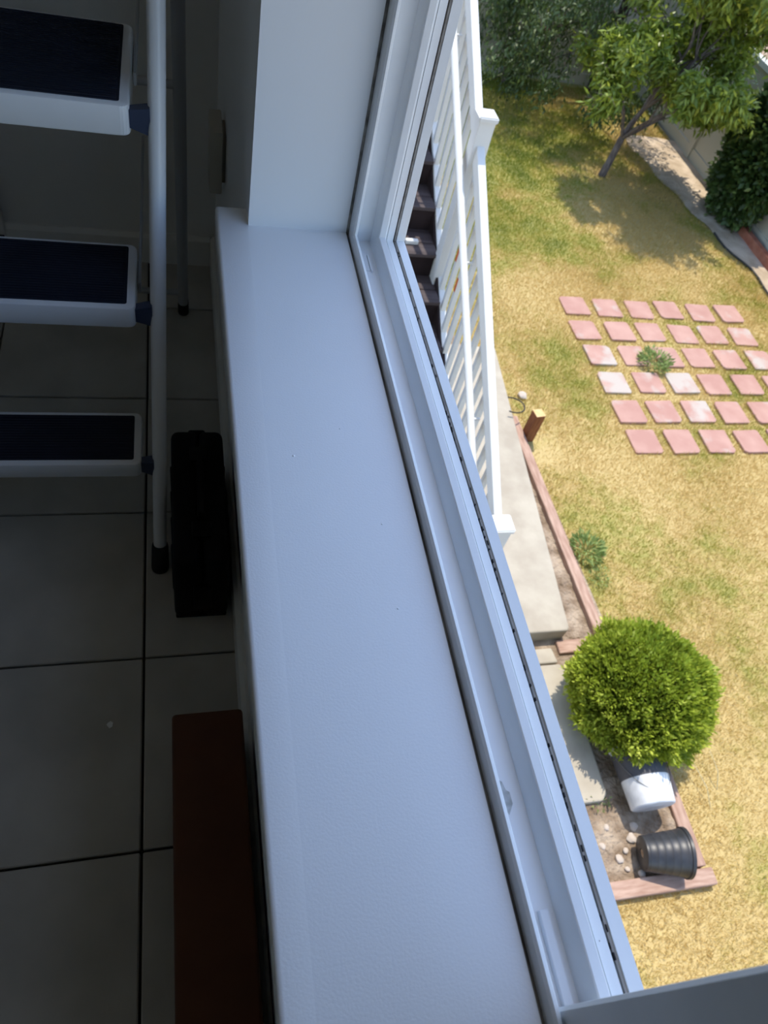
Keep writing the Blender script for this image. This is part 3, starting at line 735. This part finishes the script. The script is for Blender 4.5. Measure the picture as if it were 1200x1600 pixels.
# ---- pail on its side
pl = empty('pail', (2.69, .86, G + .03)); tag(pl, 'dusty white pail lying on its side half under the round bush', 'pail')
pl.rotation_euler = (R(-90 + 3), 0, R(-2)); pl.location = (2.685, .845, G + .04 + .148)
b = MB(); b.lathe([(.0001, 0), (.128, 0), (.134, .006), (.158, .345), (.166, .350), (.166, .362), (.154, .362), (.150, .345), (.128, .012), (.0001, .012)], 40); b.build('body', 'pail', pl, True)
b = MB(); b.lathe([(.1450, .165), (.1480, .167), (.1595, .325), (.1570, .327)], 40); b.build('shade_band', 'pail_shade', pl, True)  # shadow of the bush on the pail, painted as a dark band
b = MB(); t = bmesh.new()
for (a0, a1) in ((20, 62),):
    k = 8; A = []; 
    for i in range(k + 1):
        a = R(a0 + (a1 - a0) * i / k); A.append((t.verts.new((.1536 * math.cos(a), .1536 * math.sin(a), .232)), t.verts.new((.1551 * math.cos(a), .1551 * math.sin(a), .252))))
    for i in range(k): t.faces.new((A[i][0], A[i + 1][0], A[i + 1][1], A[i][1]))
b.merge(t); b.build('yellow_label', 'yellow', pl)
b = MB(); b.tube([(.165 * math.cos(R(a)), .165 * math.sin(R(a)) * -.2 - .10 * math.sin(R(a)), .335 - .30 * math.sin(R(a)) * .9) for a in range(0, 181, 12)], .0022, 6); b.build('wire_handle', 'wire', pl, True)

# ---- black nursery pot on its side
pt = empty('nursery_pot', (0, 0, 0)); tag(pt, 'black ribbed plastic plant pot tipped on its side on the soil', 'plant pot')
b = MB(); pr = [(.030, .004), (.032, 0), (.112, 0), (.118, .004)]
for i in range(6):
    f = i / 5; r = .120 + .040 * f; z = .02 + .255 * f; pr += [(r, z), (r + .0014, z + .003), (r + .0004, z + .006)]
pr += [(.164, .296), (.172, .298), (.174, .302), (.174, .322), (.170, .324), (.162, .322), (.158, .29), (.114, .012), (.030, .010)]
b.lathe(pr, 44); b.build('shell', 'pot', pt, True)
b = MB(); b.lathe([(.0001, .006), (.033, .006), (.033, .02), (.0001, .02)], 20); b.build('soil_plug', 'pot_in', pt)
pt.rotation_euler = (0, R(90 - 8.5), R(-9)); pt.location = (2.535, .615, G + .03 + .104); pt.scale = (.82, .82, .82)

# ---- weeds and stalks
def weed(x, y, r, h, nl, label, seed):
    e = empty('weed', (x, y, G + .01)); tag(e, label, 'weed')
    g = np.random.default_rng(seed)
    az = g.uniform(0, 2 * np.pi, nl); tilt = g.uniform(.5, 1.6, nl)
    base = np.stack([np.cos(az) * r * np.sqrt(g.random(nl)), np.sin(az) * r * np.sqrt(g.random(nl)), g.uniform(.01, h, nl)], 1)
    d = np.stack([np.cos(az) * np.sin(tilt), np.sin(az) * np.sin(tilt), np.cos(tilt)], 1)
    s = unit(np.cross(d, g.normal(size=(nl, 3))))
    L = g.uniform(.025, .055, nl) * (r / .14); me = fan_mesh('foliage', base, d, s, L, L * .38, g.uniform(0, 1, nl), .2, 'weed_leaf')
    o = link('foliage', me, None, e); o['kind'] = 'stuff'
    b = MB()
    for k in range(7):
        a = 2 * math.pi * k / 7; b.tube([(0, 0, 0), (math.cos(a) * r * .4, math.sin(a) * r * .4, h * .5), (math.cos(a) * r * .7, math.sin(a) * r * .7, h * .8)], [.003, .0025, .0012], 5)
    b.build('stems', 'weed_leaf', e)
weed(4.60, 5.00, .16, .09, 420, 'leafy green weed growing between the pink pavers', 1)
weed(3.03, 2.80, .14, .07, 380, 'low green weed on the lawn edge beside the long timber', 2)
weed(3.04, 2.55, .09, .06, 90, 'small green weed nearest the round bush along the timber', 3)
weed(2.42, .97, .08, .05, 80, 'tiny green weed at the corner of the lower slab', 4)
for k, (x, y, dx, dy, h) in enumerate([(3.20, .83, -.06, .26, .10), (3.30, .93, -.02, .22, .12)]):
    b = MB(); b.tube([(x, y, G), (x + dx * .4, y + dy * .4, G + h * .8), (x + dx, y + dy, G + h)], [.003, .0025, .0015], 5)
    tag(b.build('dry_stalk', 'straw', None, True), ['longer dry grass stalk leaning over the lawn beside the bucket', 'shorter dry grass stalk standing farther right on the lawn'][k], 'stalk')

# ---- trees
def grow(b, p, d, r, L, depth, tips, rg, bend=.25, gravity=0.0, fork=(2, 3), spread=.7):
    pts = [p]; rads = [r]; q = p.copy(); dd = d.copy(); k = 4
    for i in range(k):
        dd = (dd + Vector((rg.uniform(-1, 1), rg.uniform(-1, 1), rg.uniform(-1, 1))) * bend * .5 + Vector((0, 0, -gravity))).normalized()
        q = q + dd * (L / k); pts.append(q.copy()); rads.append(r * (1 - .4 * (i + 1) / k))
        if depth <= 1: tips.append((q.copy(), dd.copy()))
    b.tube(pts, rads, 7 if depth < 3 else 10)
    if depth > 0:
        for f in range(rg.randint(*fork)):
            nd = (dd + Vector((rg.uniform(-1, 1), rg.uniform(-1, 1), rg.uniform(-.55, .8))) * spread).normalized()
            grow(b, q, nd, rads[-1] * .8, L * rg.uniform(.68, .9), depth - 1, tips, rg, bend, gravity, fork, spread)

def leaf_cloud(name, tips, per, size, lw, m, parent, seed, droop=.5, scatter=.12):
    g = np.random.default_rng(seed); k = len(tips) * per
    base = np.repeat(np.array([t[0][:] for t in tips]), per, 0) + g.normal(size=(k, 3)) * scatter
    d = unit(np.repeat(np.array([t[1][:] for t in tips]), per, 0) * .35 + g.normal(size=(k, 3)) * .55 + np.array([0, 0, -droop]))
    s = unit(np.cross(d, g.normal(size=(k, 3)) + np.array([0, 0, .6])))
    L = g.uniform(.65, 1.3, k) * size
    clump = np.repeat(g.uniform(0, .55, len(tips)), per)
    tint = np.clip(clump + g.uniform(0, .5, k), 0, 1)
    o = link(name, fan_mesh(name, base, d, s, L, L * lw, tint, .12, m), None, parent); o['kind'] = 'stuff'; return o

T1 = (5.44, 8.68, G)
tr1 = empty('peach_tree', T1); tag(tr1, 'young leafy green tree with a grey forked trunk on the lawn', 'tree')
b = MB(); tips = []; rg = random.Random(21)
b.tube([(0, 0, -.1), (.0, 0, .0), (.03, 0, .25), (.06, .02, .50)], [.060, .052, .043, .040], 12)
fk = Vector((.06, .02, .50)); fk2 = Vector((.19, .03, .88))
b.tube([fk - Vector((.01, 0, .05)), Vector((.11, .03, .68)), fk2], [.038, .032, .028], 10)
for d, L, r in (((.75, -.25, .75), .55, .030), ((.25, .3, 1.0), .55, .030), ((-.55, -.15, .95), .48, .024), ((.95, .25, .45), .50, .022), ((.15, -.6, .9), .5, .022), ((-.2, .5, .9), .5, .022), ((.45, .1, 1.3), .78, .030), ((.7, -.1, 1.1), .72, .026), ((.9, -.3, 1.0), .85, .026), ((.8, .2, 1.2), .85, .026)):
    grow(b, fk2 if d[2] >= 1.0 else fk, Vector(d).normalized(), r, L * (.85 if d[2] >= 1.0 else 1), 3, tips, rg, .35, .03, (2, 3), .75)
b.build('trunk', 'bark', tr1, True)
tips = [t for t in tips if ((t[0].x - .30 - .16 * t[0].z) / 1.35) ** 2 + (t[0].y / 1.25) ** 2 < 1.0 and .45 + .55 * max(0, t[0].x - .45) < t[0].z < 3.3 and t[0].x > -.80 + .14 * t[0].z]
leaf_cloud('foliage', tips, max(3, int(30000 / max(1, len(tips)))), .105, .29, 'peach_leaf', tr1, 5, .6, .06)

T2 = (6.22, 11.18, G)
tr2 = empty('shade_tree', T2); tag(tr2, 'dark tree with drooping branches against the back fence', 'tree')
b = MB(); tips = []; rg = random.Random(9)
b.tube([(0, 0, -.1), (0, 0, .1), (.02, 0, .8), (-.02, -.02, 1.5)], [.11, .095, .08, .07], 12)
for z, d, L, r in ((.8, (-.9, -.5, .4), .8, .035), (1.0, (-1, -.1, .5), .9, .035), (1.4, (-.8, -.5, .8), .8, .04), (1.5, (.1, -.1, 1), .8, .05), (1.4, (.6, -.5, .7), .7, .035), (1.2, (-.3, -.9, .5), .7, .03), (.9, (-1, -.3, .25), .9, .03)):
    grow(b, Vector((0, 0, z)), Vector(d).normalized(), r, L, 3, tips, rg, .3, .07, (2, 3), .75)
b.build('trunk', 'bark_dark', tr2, True)
tips = [t for t in tips if t[0].z > .35 and t[0].y < .15 and t[0].x < .9]
# hanging sprays on the left side of the crown
for k in range(420):
    x = rg.uniform(-2.3, -.35); y = rg.uniform(-.75, .05); z = .45 + rg.random() ** .7 * 1.6 + .25 * math.sin(x * 5)
    if noise.noise(Vector((x * 2.2, y * 2.2, z * 2.2))) > -.05: tips.append((Vector((x, y, z)), Vector((0, -.2, -1))))
leaf_cloud('foliage', tips, max(3, int(17000 / max(1, len(tips)))), .075, .34, 'dark_leaf', tr2, 6, .7, .09)
# rose blossoms near the fence
rb = random.Random(4)
rose = empty('rose_bush', (4.7, 11.1, G)); tag(rose, 'sparse rose bush with pale blossoms in front of the back fence', 'rose bush')
b = MB(); rt = []
for k in range(9):
    a = rb.uniform(0, 6.28); e = Vector((rb.uniform(-.35, 1.0), rb.uniform(-.35, .1), rb.uniform(.7, 1.25)))
    b.tube([(0, 0, 0), e * .5 + Vector((0, 0, .12)), e], [.010, .007, .004], 6); rt.append(e)
b.build('canes', 'bark', rose, True)
leaf_cloud('foliage', [(e * f, Vector((0, -.3, -.4))) for e in rt for f in (.4, .6, .8, 1.0)], 26, .06, .5, 'dark_leaf', rose, 8, .3, .10)
def blossom(e, m):
    q = MB()
    for k in range(9):
        a = k * 2.4; rr_ = .012 + .0028 * k; t = bmesh.new(); bmesh.ops.create_uvsphere(t, u_segments=6, v_segments=4, radius=.022)
        q.merge(t, Matrix.Translation((math.cos(a) * rr_, math.sin(a) * rr_, .012 - .002 * k)) @ Matrix.Rotation(a, 4, 'Z') @ Matrix.Diagonal((.5, 1, .8, 1)))
    o = q.build('blossom', m, rose, True); o.location = e; return o
for e in rt[:7]: blossom(e + Vector((0, -.06, .03)), 'petal_white')
pk = blossom(rt[7] + Vector((.45, -.05, .1)), 'petal_pink'); pk['label'] = 'pink rose blossom'

# ---- ivy mass on the fence
iv = empty('ivy_shrub', (6.9, 7.90, G)); tag(iv, 'dense dark green ivy shrub climbing the fence', 'shrub')
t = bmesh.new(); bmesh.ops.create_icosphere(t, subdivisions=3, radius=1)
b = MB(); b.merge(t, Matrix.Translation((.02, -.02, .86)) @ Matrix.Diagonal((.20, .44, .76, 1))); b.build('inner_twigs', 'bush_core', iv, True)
fo = globe_foliage((.01, -.02, .88), (.285, .56, .88), 3600, .085, .62, 'foliage', 'hedge_leaf', iv, 12, .1, 4, .16); fo['kind'] = 'stuff'
b = MB(); b.tube([(0, 0, -.05), (.02, 0, .4)], [.03, .02], 8); b.build('stem', 'bark_dark', iv, True)

# ---- grass blades
def grass(count, seed):
    g = np.random.default_rng(seed)
    # denser near the camera
    xy = []
    need = count
    while need > 0:
        x = g.uniform(2.25, 7.05, count); y = -1.2 + 12.5 * g.random(count) ** 1.15
        keep = np.ones(count, bool)
        for px, py in PAV: keep &= ~((np.abs(x - px) < .132) & (np.abs(y - py) < .132))
        # beds, slabs, timbers
        keep &= ~((x < 3.0) & (y > .41) & (y < 2.1)); keep &= ~((x < 2.885) & (y >= 2.1) & (y < 4.2))
        keep &= ~((x < 2.84) & (y >= 4.2) & (y < 5.05))
        de = 6.60 - .30 * np.clip((y - 7.7) / .9, 0, 1) + .10 * np.maximum(0, (7.4 - y)) + .05 * np.sin(y * 3.1) + .03 * np.sin(y * 7.7)
        keep &= ~((x > de + g.normal(size=count) * .03) & (y > 4.5) & (y < 9.9))
        keep &= ~(((x - 2.96) ** 2 + (y - 3.85) ** 2 < .09 * g.random(count)) & (g.random(count) < .8))   # bare patch by the stub post
        p = np.stack([x, y], 1)[keep]; xy.append(p); need -= len(p)
    xy = np.concatenate(xy)[:count]
    z = np.full(count, G)
    az = g.uniform(0, 2 * np.pi, count); ti = np.abs(g.normal(size=count)) * .55 + .15
    d = np.stack([np.cos(az) * np.sin(ti), np.sin(az) * np.sin(ti), np.cos(ti)], 1)
    s = unit(np.cross(d, np.stack([g.normal(size=count), g.normal(size=count), np.full(count, .2)], 1)))
    L = g.uniform(.018, .046, count) * (1 + .25 * np.sin(xy[:, 0] * 3.1) * np.sin(xy[:, 1] * 2.3))
    Wd = g.uniform(.0026, .0048, count) * (1 + xy[:, 1].clip(0) * .05)
    tint = np.clip(g.normal(size=count) * .22 + .5, 0, 1)
    base = np.concatenate([xy, z[:, None]], 1)
    me = fan_mesh('grass', base, d, s, L, Wd, tint, .0, 'grass')
    o = link('grass', me); tag(o, 'short dry and green grass growing over the lawn', 'grass', kind='stuff'); return o
grass(600000, 17)
